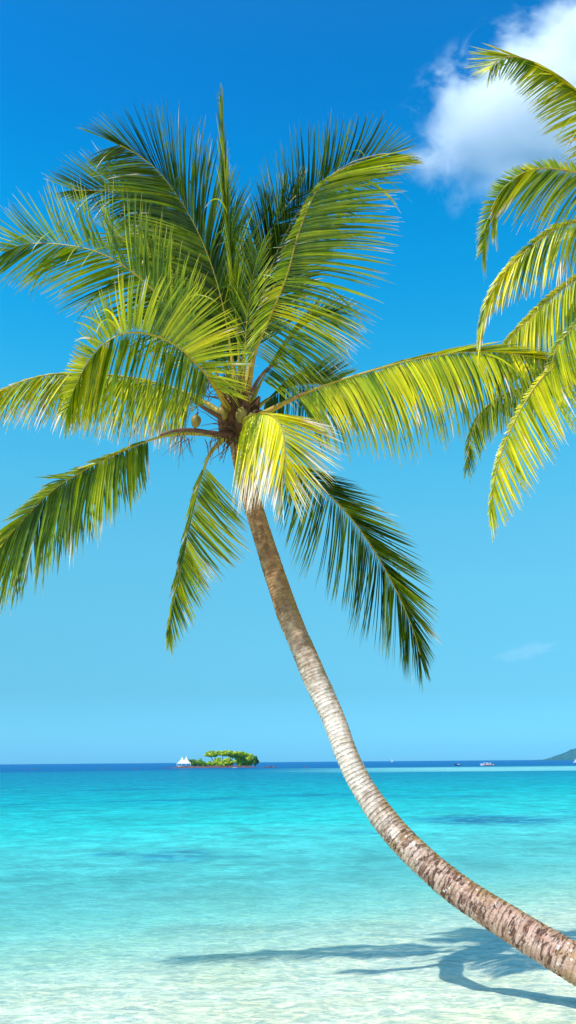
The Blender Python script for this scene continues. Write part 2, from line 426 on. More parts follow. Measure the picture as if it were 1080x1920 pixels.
fr([(444, 776, .3), (432, 690, .6), (405, 600, .9), (368, 520, 1.1), (322, 465, 1.2), (280, 440, 1.1)], D,
   A=[(.2, 70, 100, .2), (.5, 80, 120, .2), (.8, 100, 100, .1), (1, 140, 50, 0)],
   B=[(.25, 170, 100, .0), (.5, 180, 120, .0), (.8, 190, 100, .0), (1, 180, 50, 0)], t0=.2, n=84, yel=.30, dry=.05, droop=.15, tw=(-.6, -.6))
# small inner frond tufts, lit
fr([(452, 775, -.1), (458, 690, -.1), (462, 610, 0), (470, 540, .1), (482, 480, .2)], D,
   A=[(.35, 125, 60, -.1), (.7, 120, 70, -.1), (1, 110, 60, 0)], B=[(.35, 45, 60, -.1), (.7, 50, 70, -.1), (1, 70, 60, 0)],
   t0=.35, n=34, yel=.5, dry=.06, droop=.1, tw=(.3, .3), hw=.017, jit=9)
# lower right back fronds
fr([(462, 775, .3), (490, 715, .5), (525, 655, .8), (570, 610, 1.0), (612, 590, 1.1), (640, 590, 1.1)], D,
   A=[(.3, 60, 60, .1), (.7, 60, 80, .1), (1, 20, 40, 0)],
   B=[(.25, -45, 80, .0), (.5, -38, 110, .0), (.75, -35, 105, .0), (1, -25, 50, 0)], t0=.2, n=70, yel=.42, dry=.16, droop=.2, tw=(.3, .3))
fr([(462, 785, .3), (500, 750, .6), (545, 725, .9), (600, 720, 1.2), (650, 740, 1.3), (690, 775, 1.2)], D,
   A=[(.2, 50, 60, .1), (.5, 55, 80, .1), (1, 0, 40, 0)],
   B=[(.2, 255, 70, .0), (.5, 262, 85, .0), (.8, 275, 70, .0), (1, 290, 40, 0)], t0=.2, n=70, yel=.25, dry=.08, droop=.3, tw=(.3, -.9))
# big front right frond
fr([(458, 790, 0), (468, 715, -.2), (480, 655, -.35), (508, 590, -.5), (538, 515, -.55), (562, 430, -.45), (598, 352, -.25), (655, 312, 0), (705, 300, .2), (752, 302, .4)], D,
   A=[(.2, 235, 50, -.3), (.3, 228, 70, -.5), (.42, 215, 45, -.8), (.6, 225, 24, -.8), (.75, 210, 14, -.4), (1, 200, 10, 0)],
   B=[(.2, -52, 120, .1), (.3, -30, 165, .1), (.42, -10, 175, .1), (.55, 5, 175, .1), (.68, 12, 155, .1), (.78, 15, 135, .1), (.88, 5, 90, .1), (1, 0, 40, 0)],
   t0=.19, n=100, yel=.50, dry=.12, droop=.14, tw=(.2, -.72), w0=9, hw=.02, jit=3.2, clump=.7)
# left middle long frond behind the arching one
fr([(430, 790, .1), (385, 755, .3), (310, 722, .5), (225, 705, .6), (150, 700, .6), (95, 702, .5), (40, 716, .4), (-30, 748, .2)], D,
   A=[(.3, 160, 30, .3), (.6, 165, 25, .3), (1, 185, 20, 0)],
   B=[(.2, 262, 110, .1), (.4, 255, 120, .1), (.6, 245, 118, .0), (.8, 238, 105, .0), (1, 235, 80, 0)],
   t0=.16, n=88, yel=.74, dry=.26, droop=.55, tw=(.3, .3), X=[(.2, 268, 100, .5), (.6, 255, 105, .6), (1, 240, 60, .3)])
# arching fore frond
fr([(438, 795, 0), (418, 748, -.2), (380, 697, -.5), (335, 652, -.8), (285, 628, -1.0), (235, 625, -1.15), (195, 645, -1.2), (165, 680, -1.2), (142, 725, -1.15), (128, 765, -1.1)], D - .1,
   A=[(.16, -22, 60, -.1), (.26, -8, 85, -.1), (.36, 14, 110, -.1), (.46, 44, 116, .0), (.56, 70, 112, .0), (.64, 90, 100, .0), (.71, 112, 68, -.1), (.78, 145, 34, -.4), (.9, 190, 24, -.6), (1, 215, 22, -.3)],
   B=[(.24, 262, 60, .1), (.34, 262, 105, .1), (.48, 262, 145, .1), (.6, 262, 160, .1), (.72, 264, 150, .1), (.84, 268, 110, .1), (1, 268, 60, 0)],
   t0=.17, n=96, yel=.62, dry=.08, droop=.08, tw=(.25, -.75), w0=11, hw=.023, sweep=.18)
# left low drooping frond
fr([(432, 822, 0), (385, 813, 0), (330, 814, 0), (285, 824, .05), (225, 848, .1), (165, 878, .2), (105, 915, .3), (50, 968, .45), (8, 1018, .6), (-22, 1072, .7)], D,
   A=[(.26, 190, 18, -.3), (.5, 175, 28, -.2), (.56, 165, 55, -.1), (.6, 178, 30, -.2), (.72, 190, 50, -.2), (.8, 195, 75, -.2), (1, 225, 60, 0)],
   B=[(.26, 290, 80, .0), (.36, 278, 120, .0), (.5, 270, 155, .0), (.65, 264, 170, .0), (.8, 260, 170, .0), (1, 262, 110, 0)],
   t0=.27, n=96, yel=.48, dry=.10, droop=.35, tw=(.25, -.55), X=[(.3, 285, 75, .6), (.5, 272, 125, .7), (.75, 262, 140, .7), (1, 262, 90, .4)], w0=7, hw=.022, clump=.9)
# low frond hanging left of trunk
fr([(440, 808, 0), (412, 830, .05), (390, 858, .1), (370, 922, .2), (352, 1000, .3), (335, 1080, .35), (322, 1140, .35), (316, 1190, .3)], D,
   A=[(.22, -38, 110, .1), (.4, -36, 122, .1), (.55, -44, 92, .1), (.75, -60, 74, .0), (1, -82, 42, 0)],
   B=[(.22, 245, 40, -.2), (.4, 248, 55, -.3), (.7, 256, 48, -.3), (1, 265, 30, 0)],
   t0=.22, n=78, yel=.50, dry=.12, droop=.15, tw=(.3, -.7), w0=7, clump=.8)
# low frond hanging right of trunk, mostly shaded
fr([(452, 812, .1), (500, 840, .3), (552, 876, .5), (610, 922, .65), (665, 980, .75), (712, 1050, .8), (748, 1118, .8), (774, 1180, .7), (788, 1228, .6)], D,
   A=[(.2, -2, 90, .2), (.35, -10, 115, .2), (.5, -16, 125, .1), (.65, -26, 115, .1), (.8, -42, 95, .1), (1, -68, 50, 0)],
   B=[(.2, 250, 110, .0), (.35, 252, 150, .0), (.5, 256, 165, .0), (.65, 260, 150, .0), (.8, 264, 125, .0), (1, 274, 60, 0)],
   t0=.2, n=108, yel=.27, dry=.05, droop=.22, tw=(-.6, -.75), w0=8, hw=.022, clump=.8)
# long right frond
fr([(456, 796, 0), (500, 773, -.2), (555, 745, -.35), (610, 722, -.45), (700, 694, -.55), (790, 671, -.6), (870, 660, -.6), (940, 660, -.55), (1000, 672, -.5), (1045, 705, -.4)], D,
   A=[(.3, 20, 22, .3), (.52, 22, 60, .2), (.6, 20, 95, .2), (.72, 8, 110, .1), (.88, -2, 120, .1), (1, -25, 70, 0)],
   B=[(.18, -62, 70, .0), (.3, -68, 110, .0), (.45, -72, 128, .0), (.6, -76, 115, .0), (.75, -78, 98, .0), (.88, -74, 80, .0), (1, -50, 60, 0)],
   t0=.2, n=104, yel=.68, dry=.09, droop=.15, tw=(.2, .25), X=[(.2, 290, 110, .5), (.45, 286, 170, .6), (.7, 284, 155, .6), (.85, 285, 130, .5), (.95, 285, 80, .5)], w0=9, hw=.022, jit=2.5, clump=.5)
# short bright yellow frond bent towards the viewer
fr([(448, 800, -.1), (466, 782, -.5), (492, 775, -.9), (516, 784, -1.25), (530, 812, -1.5), (534, 850, -1.65), (531, 892, -1.7)], D,
   A=[(.2, -2, 60, .1), (.4, -4, 105, .1), (.55, -8, 125, .1), (.7, -20, 122, .1), (.85, -42, 105, .0), (1, -70, 85, 0)],
   B=[(.02, 266, 110, -.0), (.15, 262, 150, -.1), (.3, 262, 172, -.1), (.5, 260, 165, -.1), (.7, 257, 135, -.1), (.85, 257, 108, -.1), (1, 264, 90, 0)],
   t0=.02, n=100, yel=.88, dry=.36, droop=.2, tw=(.15, .15), w0=8, hw=.022, sweep=.1)

# heart of the crown: sheath fibre, dead flower stalks, nuts
def wisps(name, parent, origin_px, D0, n, lo, hi, spread, material, r=.006, droop=.4):
    V = []; Fc = []
    for k in range(n):
        a = random.uniform(*spread); L = random.uniform(lo, hi)
        x0, y0 = origin_px[0] + random.uniform(-14, 14), origin_px[1] + random.uniform(-14, 14)
        p = P(x0, y0, D0 + random.uniform(-.15, .15)); sc_ = PX * D0
        d = rt * math.cos(R(a)) + up * math.sin(R(a)) + fwd * random.uniform(-.5, .5)
        pts = []
        for i in range(6):
            pts.append(Vector(p)); p = p + d.normalized() * (L * sc_ / 5); d = d + Vector((random.gauss(0, .15), random.gauss(0, .15), -droop * .3 + random.gauss(0, .12)))
        tube(pts, [r * (1 - .13 * i) for i in range(6)], 5, V, Fc)
    return mesh(name, V, Fc, material, parent)
wisps('sheath_fibre', palm, (452, 770), 11.8, 46, 40, 105, (50, 140), BROWN, .010)
wisps('sheath_fibre', palm, (440, 810), 11.8, 30, 25, 70, (150, 330), BROWN, .009)
# leaf bases: blunt brown scales round the trunk top
V = []; Fc = []
for k in range(16):
    th = k * 2.4; rr = .10 + .025 * (k % 3)
    c0 = P(448, 812 - k * 3.2, 11.97) + Vector((math.cos(th) * rr, math.sin(th) * rr, -.12))
    c1 = c0 + Vector((math.cos(th) * .16, math.sin(th) * .16, .30))
    pts = [c0, c0.lerp(c1, .35) + Vector((math.cos(th), math.sin(th), 0)) * .02, c0.lerp(c1, .7), c1]
    tube(pts, [.08, .09, .06, .02], 8, V, Fc, flat=.6)
mesh('leaf_base', V, Fc, BROWN, palm)
def dead_stalk(pts, r):
    pth, L = spline([P(*p) for p in pts], 24)
    V, Fc = tube(pth, [r * (1 - .6 * i / 23) for i in range(24)], 7)
    return mesh('flower_stalk', V, Fc, DRYSTALK, palm)
s1 = dead_stalk([(436, 800, 11.9), (412, 782, 11.7), (385, 766, 11.5), (362, 750, 11.4), (352, 746, 11.35)], .045)
s2 = dead_stalk([(436, 815, 11.8), (400, 812, 11.6), (360, 806, 11.45), (325, 808, 11.35), (300, 816, 11.3)], .04)
s3 = dead_stalk([(470, 740, 11.7), (482, 715, 11.6), (500, 692, 11.5), (512, 686, 11.45)], .032)
for so_, og in ((s1, (362, 752)), (s2, (352, 812)), (s3, (495, 700))):
    V = []; Fc = []
for o_px, spr in (((372, 758), (120, 260)), ((350, 812), (200, 300)), ((385, 740), (40, 150)), ((398, 820), (220, 300))):
    wisps('flower_twig', palm, o_px, 11.5, 16, 22, 60, spr, DRYSTALK, .0055, .5)
def coconut(x, y, D0, r, tilt):
    V = []; Fc = []; c = P(x, y, D0); ns, nr = 16, 12
    ax = Matrix.Rotation(R(tilt), 3, 'Y')
    for i in range(nr + 1):
        ph = math.pi * i / nr
        for k in range(ns):
            th = 2 * math.pi * k / ns
            rr = r * math.sin(ph) * (1 + .05 * math.cos(3 * th)) * (1 + .08 * math.cos(ph))
            V.append(c + ax @ Vector((rr * math.cos(th), rr * math.sin(th), 1.32 * r * math.cos(ph) + .08 * r * (math.cos(ph) ** 3))))
    for i in range(nr):
        for k in range(ns):
            k2 = (k + 1) % ns
            Fc.append((i * ns + k, (i + 1) * ns + k, (i + 1) * ns + k2, i * ns + k2))
    o = mesh('coconut', V, Fc, NUT, palm)
    pth = [c + ax @ Vector((0, 0, 1.3 * r)), c + ax @ Vector((0, 0, 1.6 * r)), c + ax @ Vector((.02, 0, 1.95 * r))]
    V, Fc = tube(pth, [.02, .014, .012], 6); mesh('stem', V, Fc, DRYSTALK, o)
coconut(367, 790, 11.45, .065, 6)
coconut(418, 775, 11.75, .075, -12)
coconut(452, 778, 11.7, .08, 10)
coconut(470, 786, 11.75, .075, 22)

# --- second palm, its crown just outside the right of the frame
D2 = 11.0
cr = P(1240, 470, D2)
b2 = Vector((cr.x + 1.1, cr.y - .9, .25))
palm2 = empty('palm_tree', tuple(b2), 'second coconut palm at the right edge, only its hanging fronds reach into view', 'palm tree')
palm_trunk(palm2, [(b2, .24), (b2 + Vector((-.05, .05, .5)), .19), (b2.lerp(cr, .35) + Vector((.25, -.1, 0)), .15), (b2.lerp(cr, .7) + Vector((.15, -.05, 0)), .135), (cr, .12)])
fr = lambda *a, **k: frond(palm2, *a, **k)
fr([(1240, 460, 0), (1190, 330, .1), (1130, 225, .2), (1080, 168, .2), (1040, 137, .15), (1000, 116, .1), (962, 106, 0), (935, 112, -.05), (918, 130, -.1)], D2,
   A=[(.35, 138, 60, .1), (.6, 152, 85, .0), (.75, 160, 92, .0), (.88, 166, 80, .0), (.96, 186, 55, 0), (1, 212, 40, 0)],
   B=[(.3, 205, 85, .0), (.55, 208, 95, .0), (.75, 222, 70, .0), (.88, 246, 58, .0), (1, 262, 42, 0)],
   t0=.3, n=92, yel=.68, dry=.07, droop=.10, tw=(.25, -.8), hw=.02)
fr([(1240, 468, 0), (1170, 385, -.2), (1110, 335, -.35), (1050, 318, -.5), (1000, 318, -.55), (960, 338, -.6), (930, 375, -.6), (912, 425, -.6), (906, 470, -.55)], D2,
   A=[(.25, 110, 22, .0), (.6, 125, 24, .0), (.8, 165, 24, .0), (1, 230, 22, 0)],
   B=[(.25, 248, 130, .0), (.45, 236, 150, .0), (.6, 228, 130, .0), (.74, 240, 95, .0), (.85, 262, 80, .0), (1, 275, 55, 0)],
   t0=.22, n=88, yel=.62, dry=.09, droop=.35, tw=(.3, -.5), hw=.021, clump=1.4)
fr([(1240, 475, 0), (1170, 430, .2), (1110, 416, .3), (1060, 422, .35), (1015, 448, .35), (970, 485, .3), (932, 530, .25), (910, 580, .2), (901, 635, .2)], D2,
   A=[(.3, 150, 20, .0), (.6, 190, 24, .0), (.85, 228, 30, .0), (1, 250, 28, 0)],
   B=[(.25, 262, 120, .0), (.5, 252, 120, .0), (.65, 248, 100, .0), (.8, 250, 90, .0), (1, 262, 50, 0)],
   t0=.22, n=84, yel=.72, dry=.10, droop=.4, tw=(.2, .25), hw=.021)
fr([(1245, 480, 0), (1180, 490, .3), (1120, 505, .5), (1070, 530, .6), (1020, 570, .7), (980, 610, .7), (950, 645, .7), (930, 690, .7)], D2,
   A=[(.3, 150, 14, .0), (1, 200, 14, 0)],
   B=[(.2, 272, 120, .0), (.5, 268, 130, .0), (.8, 266, 110, .0), (1, 265, 60, 0)], t0=.2, n=88, yel=.72, dry=.12, droop=.3, tw=(.2, .25), hw=.02)
fr([(1245, 485, 0), (1180, 530, 0), (1120, 575, -.1), (1075, 615, -.1), (1045, 650, -.1), (1030, 700, -.1)], D2,
   A=[(.3, 150, 14, .0), (1, 200, 14, 0)],
   B=[(.2, 285, 90, .0), (.6, 290, 100, .0), (1, 280, 70, 0)], t0=.2, n=60, yel=.55, dry=.12, droop=.3, tw=(.3, .3), hw=.019)
fr([(1245, 490, 0), (1190, 560, .1), (1130, 620, .2), (1070, 665, .2), (1015, 710, .1), (970, 780, 0), (940, 850, -.05), (925, 915, -.1), (921, 975, -.1)], D2,
   A=[(.3, 170, 14, .0), (.8, 215, 14, .0), (1, 250, 14, 0)],
   B=[(.3, 300, 80, .0), (.5, 298, 118, .0), (.65, 298, 105, .0), (.8, 298, 92, .0), (.92, 285, 62, .0), (1, 275, 38, 0)],
   t0=.25, n=92, yel=.76, dry=.12, droop=.10, tw=(.2, .2), hw=.021, clump=.6)
fr([(1245, 490, 0), (1180, 590, .7), (1100, 670, 1.1), (1010, 715, 1.3), (940, 742, 1.2), (902, 775, 1.1), (883, 820, 1.0), (876, 875, .9)], D2,
   A=[(.3, 170, 20, .0), (.7, 210, 30, .0), (1, 255, 25, 0)],
   B=[(.3, 260, 80, .0), (.6, 262, 80, .0), (.75, 275, 66, .0), (.9, 290, 50, .0), (1, 280, 30, 0)],
   t0=.25, n=80, yel=.40, dry=.10, droop=.2, tw=(.4, .4), hw=.02)
# fronds pointing away to the right so that the crown is whole from another side
for a, el in ((20, 35), (-30, 10), (60, 50), (-60, -15)):
    q = []
    for k in range(7):
        s = k / 6
        q.append((1240 + math.cos(R(a)) * 460 * s, 475 - math.sin(R(a)) * 420 * s + 190 * s * s, .5 * s * (1 if el > 0 else -1)))
    fr(q, D2, A=[(.2, a + 60, 90, .1), (.6, a + 45, 100, .1), (1, a + 10, 40, 0)], B=[(.2, a - 70, 90, .1), (.6, a - 60, 110, .1), (1, a - 20, 40, 0)],
       t0=.2, n=60, yel=.4, dry=.08, droop=.3, tw=(.3, .3))

# ------------------------------------------------------------------ seabed and sea
def bed_z(x, y):
    s = y - .6 * x
    if s < 7.6: z = (7.6 - s) * .055
    else: z = -(s - 7.6) * .055
    z = max(z, -3.2)
    if s < 0: z = 7.6 * .055 + (-s) * .04
    if 5.5 < y < 30 and -11 < x < 15:
        z += .045 * mnoise.noise(Vector((x * 1.5, y * 1.2, 7))) + .035 * mnoise.noise(Vector((x * 3.2, y * 2.6, 1)))
    return z + .02 * mnoise.noise(Vector((x * .35, y * .35, 0))) + .006 * mnoise.noise(Vector((x * 2, y * 2, 3)))
V = []; Fc = []
xs = [-70 + 2.0 * i for i in range(30)] + [-10 + .12 * i for i in range(200)] + [14 + 2.0 * i for i in range(1, 28)]
ys = [-25 + 1.0 * i for i in range(31)] + [6 + .11 * i for i in range(1, 200)] + [28 + 2.0 * i for i in range(1, 46)]
for y in ys:
    for x in xs: V.append(Vector((x, y, bed_z(x, y))))
for j in range(len(ys) - 1):
    for i in range(len(xs) - 1):
        a = j * len(xs) + i; Fc.append((a, a + 1, a + len(xs) + 1, a + len(xs)))
def sand_material():
    mt, nt, out = mat('sand')
    g = N(nt, 'ShaderNodeNewGeometry'); pos = g.outputs['Position']
    n1 = NOISE(nt, pos, .8, 4, .6); n2 = NOISE(nt, pos, 30, 3, .7); n3 = NOISE(nt, pos, 3.5, 3, .5, .6)
    c = RAMP(nt, n1, [(.3, (.90, .83, .60)), (.6, (.95, .89, .71))])
    c = MIX(nt, RNG(nt, n2, .5, .8, 0, .35), c, (.5, .44, .28))
    b = N(nt, 'ShaderNodeBump', ins={'Strength': .5, 'Distance': .03, 'Height': M(nt, 'ADD', n3, M(nt, 'MULTIPLY', n2, .1))})
    p = N(nt, 'ShaderNodeBsdfPrincipled', ins={'Base Color': c, 'Roughness': .9, 'Specular IOR Level': .1, 'Normal': b.outputs[0]})
    nt.links.new(p.outputs[0], out.inputs[0]); return mt
SAND = sand_material()
bed = mesh('seabed', V, Fc, SAND); bed['kind'] = 'structure'

def sea_material():
    mt, nt, out = mat('sea_water')
    g = N(nt, 'ShaderNodeNewGeometry'); pos = g.outputs['Position']
    sp = N(nt, 'ShaderNodeSeparateXYZ'); nt.links.new(pos, sp.inputs[0]); X, Y = sp.outputs[0], sp.outputs[1]
    mpw = N(nt, 'ShaderNodeMapping', ins={'Vector': pos, 'Scale': (.05, .12, 1)})
    lw = NOISE(nt, mpw.outputs[0], 1.0, 4, .6)
    s = M(nt, 'SUBTRACT', Y, M(nt, 'MULTIPLY', X, .6))
    s = M(nt, 'MULTIPLY', s, M(nt, 'ADD', .82, M(nt, 'MULTIPLY', lw, .36)))
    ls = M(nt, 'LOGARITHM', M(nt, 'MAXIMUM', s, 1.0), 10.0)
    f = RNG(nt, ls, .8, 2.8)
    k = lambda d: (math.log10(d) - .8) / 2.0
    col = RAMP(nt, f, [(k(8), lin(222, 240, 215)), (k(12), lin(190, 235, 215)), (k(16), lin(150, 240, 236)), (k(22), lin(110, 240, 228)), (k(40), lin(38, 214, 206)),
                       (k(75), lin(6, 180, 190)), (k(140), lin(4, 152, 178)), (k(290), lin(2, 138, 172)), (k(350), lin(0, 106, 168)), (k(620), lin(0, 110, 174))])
    # weed and coral patches on the bottom, long and low
    mpp = N(nt, 'ShaderNodeMapping', ins={'Vector': pos, 'Scale': (.045, .075, 1), 'Location': (3.1, 7.7, 0)})
    pt = NOISE(nt, mpp.outputs[0], 1.0, 6, .66, .3)
    pf = M(nt, 'MULTIPLY', RNG(nt, pt, .56, .66, 0, .75, True), RNG(nt, ls, 1.35, 1.6))
    pf = M(nt, 'MULTIPLY', pf, RNG(nt, ls, 2.1, 2.3, 1, 0))
    col = MIX(nt, pf, col, lin(10, 132, 170))
    # two dark patches seen in the turquoise
    for (px, py, rx, ry, a) in ((915, 1537, 3.6, 3.6, 1.0), (325, 1605, 1.3, 2.0, .7), (205, 1602, .7, .8, .55), (440, 1607, .8, .6, .4), (700, 1560, 2.0, 1.2, .5)):
        c = G(px, py)
        dx = M(nt, 'DIVIDE', M(nt, 'SUBTRACT', X, c.x), rx); dy = M(nt, 'DIVIDE', M(nt, 'SUBTRACT', Y, c.y), ry)
        r2 = M(nt, 'SQRT', M(nt, 'ADD', M(nt, 'MULTIPLY', dx, dx), M(nt, 'MULTIPLY', dy, dy)))
        mpq = N(nt, 'ShaderNodeMapping', ins={'Vector': pos, 'Scale': (.9, 1.1, 1)})
        ng = RNG(nt, NOISE(nt, mpq.outputs[0], 1, 6, .75, .4), .36, .52)
        col = MIX(nt, M(nt, 'MULTIPLY', ng, RNG(nt, r2, .35, 1.3, a, 0, True)), col, lin(8, 125, 165))
    # sandbar
    cl_, cr_ = G(640, 1442), G(900, 1442)
    mps = N(nt, 'ShaderNodeMapping', ins={'Vector': pos, 'Scale': (.012, .02, 1)})
    nb = M(nt, 'MULTIPLY', M(nt, 'SUBTRACT', NOISE(nt, mps.outputs[0], 1, 4, .6), .5), 60.0)
    yy = M(nt, 'ADD', Y, nb)
    y1, y2 = 205, 330
    band = M(nt, 'MULTIPLY', RNG(nt, yy, y1 - 12, y1 + 12, 0, 1, True), RNG(nt, yy, y2 - 30, y2 + 25, 1, 0, True))
    band = M(nt, 'MULTIPLY', band, RNG(nt, M(nt, 'ADD', X, nb), -14, 45, 0, 1, True))
    col = MIX(nt, M(nt, 'MULTIPLY', band, .9), col, lin(140, 222, 222))
    # fine streaks, and caustic light painted as thin bright lines in the colour
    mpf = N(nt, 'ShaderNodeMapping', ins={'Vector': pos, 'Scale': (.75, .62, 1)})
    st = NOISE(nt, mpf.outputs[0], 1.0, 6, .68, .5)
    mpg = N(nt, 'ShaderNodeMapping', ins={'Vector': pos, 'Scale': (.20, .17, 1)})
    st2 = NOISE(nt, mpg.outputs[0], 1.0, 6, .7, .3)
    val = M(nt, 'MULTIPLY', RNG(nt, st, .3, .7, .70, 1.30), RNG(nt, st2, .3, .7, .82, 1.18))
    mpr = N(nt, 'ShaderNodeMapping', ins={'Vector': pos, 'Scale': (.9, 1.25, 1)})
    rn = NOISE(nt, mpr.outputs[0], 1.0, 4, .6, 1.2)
    caustic_paint = RNG(nt, M(nt, 'ABSOLUTE', M(nt, 'SUBTRACT', rn, .5)), 0, .05, 1.22, .95)
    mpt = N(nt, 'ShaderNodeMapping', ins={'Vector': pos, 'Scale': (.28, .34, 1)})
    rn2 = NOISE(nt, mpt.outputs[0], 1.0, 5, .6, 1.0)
    caustic_paint2 = RNG(nt, M(nt, 'ABSOLUTE', M(nt, 'SUBTRACT', rn2, .5)), 0, .05, 1.12, .97)
    val = M(nt, 'MULTIPLY', val, M(nt, 'MULTIPLY', caustic_paint, caustic_paint2))
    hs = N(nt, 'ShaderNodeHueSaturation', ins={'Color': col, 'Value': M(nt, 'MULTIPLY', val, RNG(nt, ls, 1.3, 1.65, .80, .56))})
    # ripples
    m1 = N(nt, 'ShaderNodeMapping', ins={'Vector': pos, 'Scale': (1.6, 3.0, 1), 'Rotation': (0, 0, .15)})
    r1 = NOISE(nt, m1.outputs[0], 1.0, 5, .62, .8)
    m2 = N(nt, 'ShaderNodeMapping', ins={'Vector': pos, 'Scale': (.25, .6, 1)})
    r2 = NOISE(nt, m2.outputs[0], 1.0, 4, .6, .4)
    hgt = M(nt, 'ADD', M(nt, 'MULTIPLY', r1, .10), M(nt, 'MULTIPLY', r2, .16))
    m5 = N(nt, 'ShaderNodeMapping', ins={'Vector': pos, 'Scale': (5.0, 8.0, 1), 'Rotation': (0, 0, .3)})
    r3 = M(nt, 'MULTIPLY', NOISE(nt, m5.outputs[0], 1.0, 3, .55, .6), RNG(nt, ls, 1.0, 1.7, .040, .01))
    hgt = M(nt, 'ADD', hgt, r3)
    bp = N(nt, 'ShaderNodeBump', ins={'Strength': 1.0, 'Distance': 1.0, 'Height': hgt})
    # caustic light on the sand, painted as a net into the water's tint
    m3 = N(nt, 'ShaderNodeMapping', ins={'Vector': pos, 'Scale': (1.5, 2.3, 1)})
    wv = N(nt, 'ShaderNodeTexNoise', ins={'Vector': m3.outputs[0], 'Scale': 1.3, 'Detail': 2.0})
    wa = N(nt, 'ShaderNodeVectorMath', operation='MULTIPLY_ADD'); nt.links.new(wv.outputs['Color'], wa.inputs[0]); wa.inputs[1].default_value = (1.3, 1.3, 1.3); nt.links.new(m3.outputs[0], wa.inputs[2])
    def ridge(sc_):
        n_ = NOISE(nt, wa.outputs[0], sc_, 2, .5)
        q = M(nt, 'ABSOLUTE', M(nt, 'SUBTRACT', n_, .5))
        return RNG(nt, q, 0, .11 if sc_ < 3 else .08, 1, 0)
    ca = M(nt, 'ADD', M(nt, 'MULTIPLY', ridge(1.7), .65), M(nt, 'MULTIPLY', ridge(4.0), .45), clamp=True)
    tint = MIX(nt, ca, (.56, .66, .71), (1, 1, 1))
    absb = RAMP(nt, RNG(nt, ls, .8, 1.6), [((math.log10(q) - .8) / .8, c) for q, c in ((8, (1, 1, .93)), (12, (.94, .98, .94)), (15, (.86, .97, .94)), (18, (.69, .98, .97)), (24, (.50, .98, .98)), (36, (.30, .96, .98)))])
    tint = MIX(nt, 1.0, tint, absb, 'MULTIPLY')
    tr = N(nt, 'ShaderNodeBsdfTransparent', ins={'Color': tint})
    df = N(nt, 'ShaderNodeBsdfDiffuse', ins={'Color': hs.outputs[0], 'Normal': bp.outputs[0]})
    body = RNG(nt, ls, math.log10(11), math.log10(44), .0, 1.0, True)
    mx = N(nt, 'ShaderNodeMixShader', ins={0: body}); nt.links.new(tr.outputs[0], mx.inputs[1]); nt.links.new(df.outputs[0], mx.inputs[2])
    gl = N(nt, 'ShaderNodeBsdfGlossy', ins={'Roughness': .13, 'Color': (1, 1, 1, 1), 'Normal': bp.outputs[0]})
    fz = N(nt, 'ShaderNodeFresnel', ins={'IOR': 1.33, 'Normal': bp.outputs[0]})
    ff = M(nt, 'MINIMUM', M(nt, 'MULTIPLY', fz.outputs[0], .75), RNG(nt, ls, 1.2, 1.8, .5, .13))
    m4 = N(nt, 'ShaderNodeMixShader', ins={0: ff}); nt.links.new(mx.outputs[0], m4.inputs[1]); nt.links.new(gl.outputs[0], m4.inputs[2])
    nt.links.new(m4.outputs[0], out.inputs[0]); return mt
SEA = sea_material()
V = []; Fc = []
lx = [-4000, -1500, -600, -120, -40, 0, 40, 120, 600, 1500, 4000]
ly = [-60, 0, 20, 60, 150, 400, 1200, 3000, 7000]
for y in ly:
    for x in lx: V.append(Vector((x, y, 0)))
for j in range(len(ly) - 1):
    for i in range(len(lx) - 1):
        a = j * len(lx) + i; Fc.append((a, a + 1, a + len(lx) + 1, a + len(lx)))
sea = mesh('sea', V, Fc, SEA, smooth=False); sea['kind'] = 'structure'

# ------------------------------------------------------------------ islet, its trees, tent, rocks
ROCK = simple('dark_rock', (.10, .05, .045), .85, .2, .5, .6)
ISLE = simple('islet_ground', (.11, .06, .055), .9, .1, .5, .3)
def rock_mesh(V, Fc, c, rx, ry, rz, seed):
    b = len(V); ns, nr = 12, 7
    for i in range(nr + 1):
        ph = math.pi / 2 * i / nr * 1.15
        for k in range(ns):
            th = 2 * math.pi * k / ns
            d = Vector((math.sin(ph) * math.cos(th), math.sin(ph) * math.sin(th), math.cos(ph)))
            q = 1 + .38 * mnoise.noise(d * 1.7 + Vector((seed, 0, 0))) + .16 * mnoise.noise(d * 4 + Vector((seed, 2, 0)))
            V.append(c + Vector((d.x * rx * q, d.y * ry * q, d.z * rz * q)))
    for i in range(nr):
        for k in range(ns):
            k2 = (k + 1) % ns
            Fc.append((b + i * ns + k, b + (i + 1) * ns + k, b + (i + 1) * ns + k2, b + i * ns + k2))
ic = G(410, 1439.6); mpp_ = (ic - CAM).dot(fwd) * PX       # metres per picture pixel at the islet
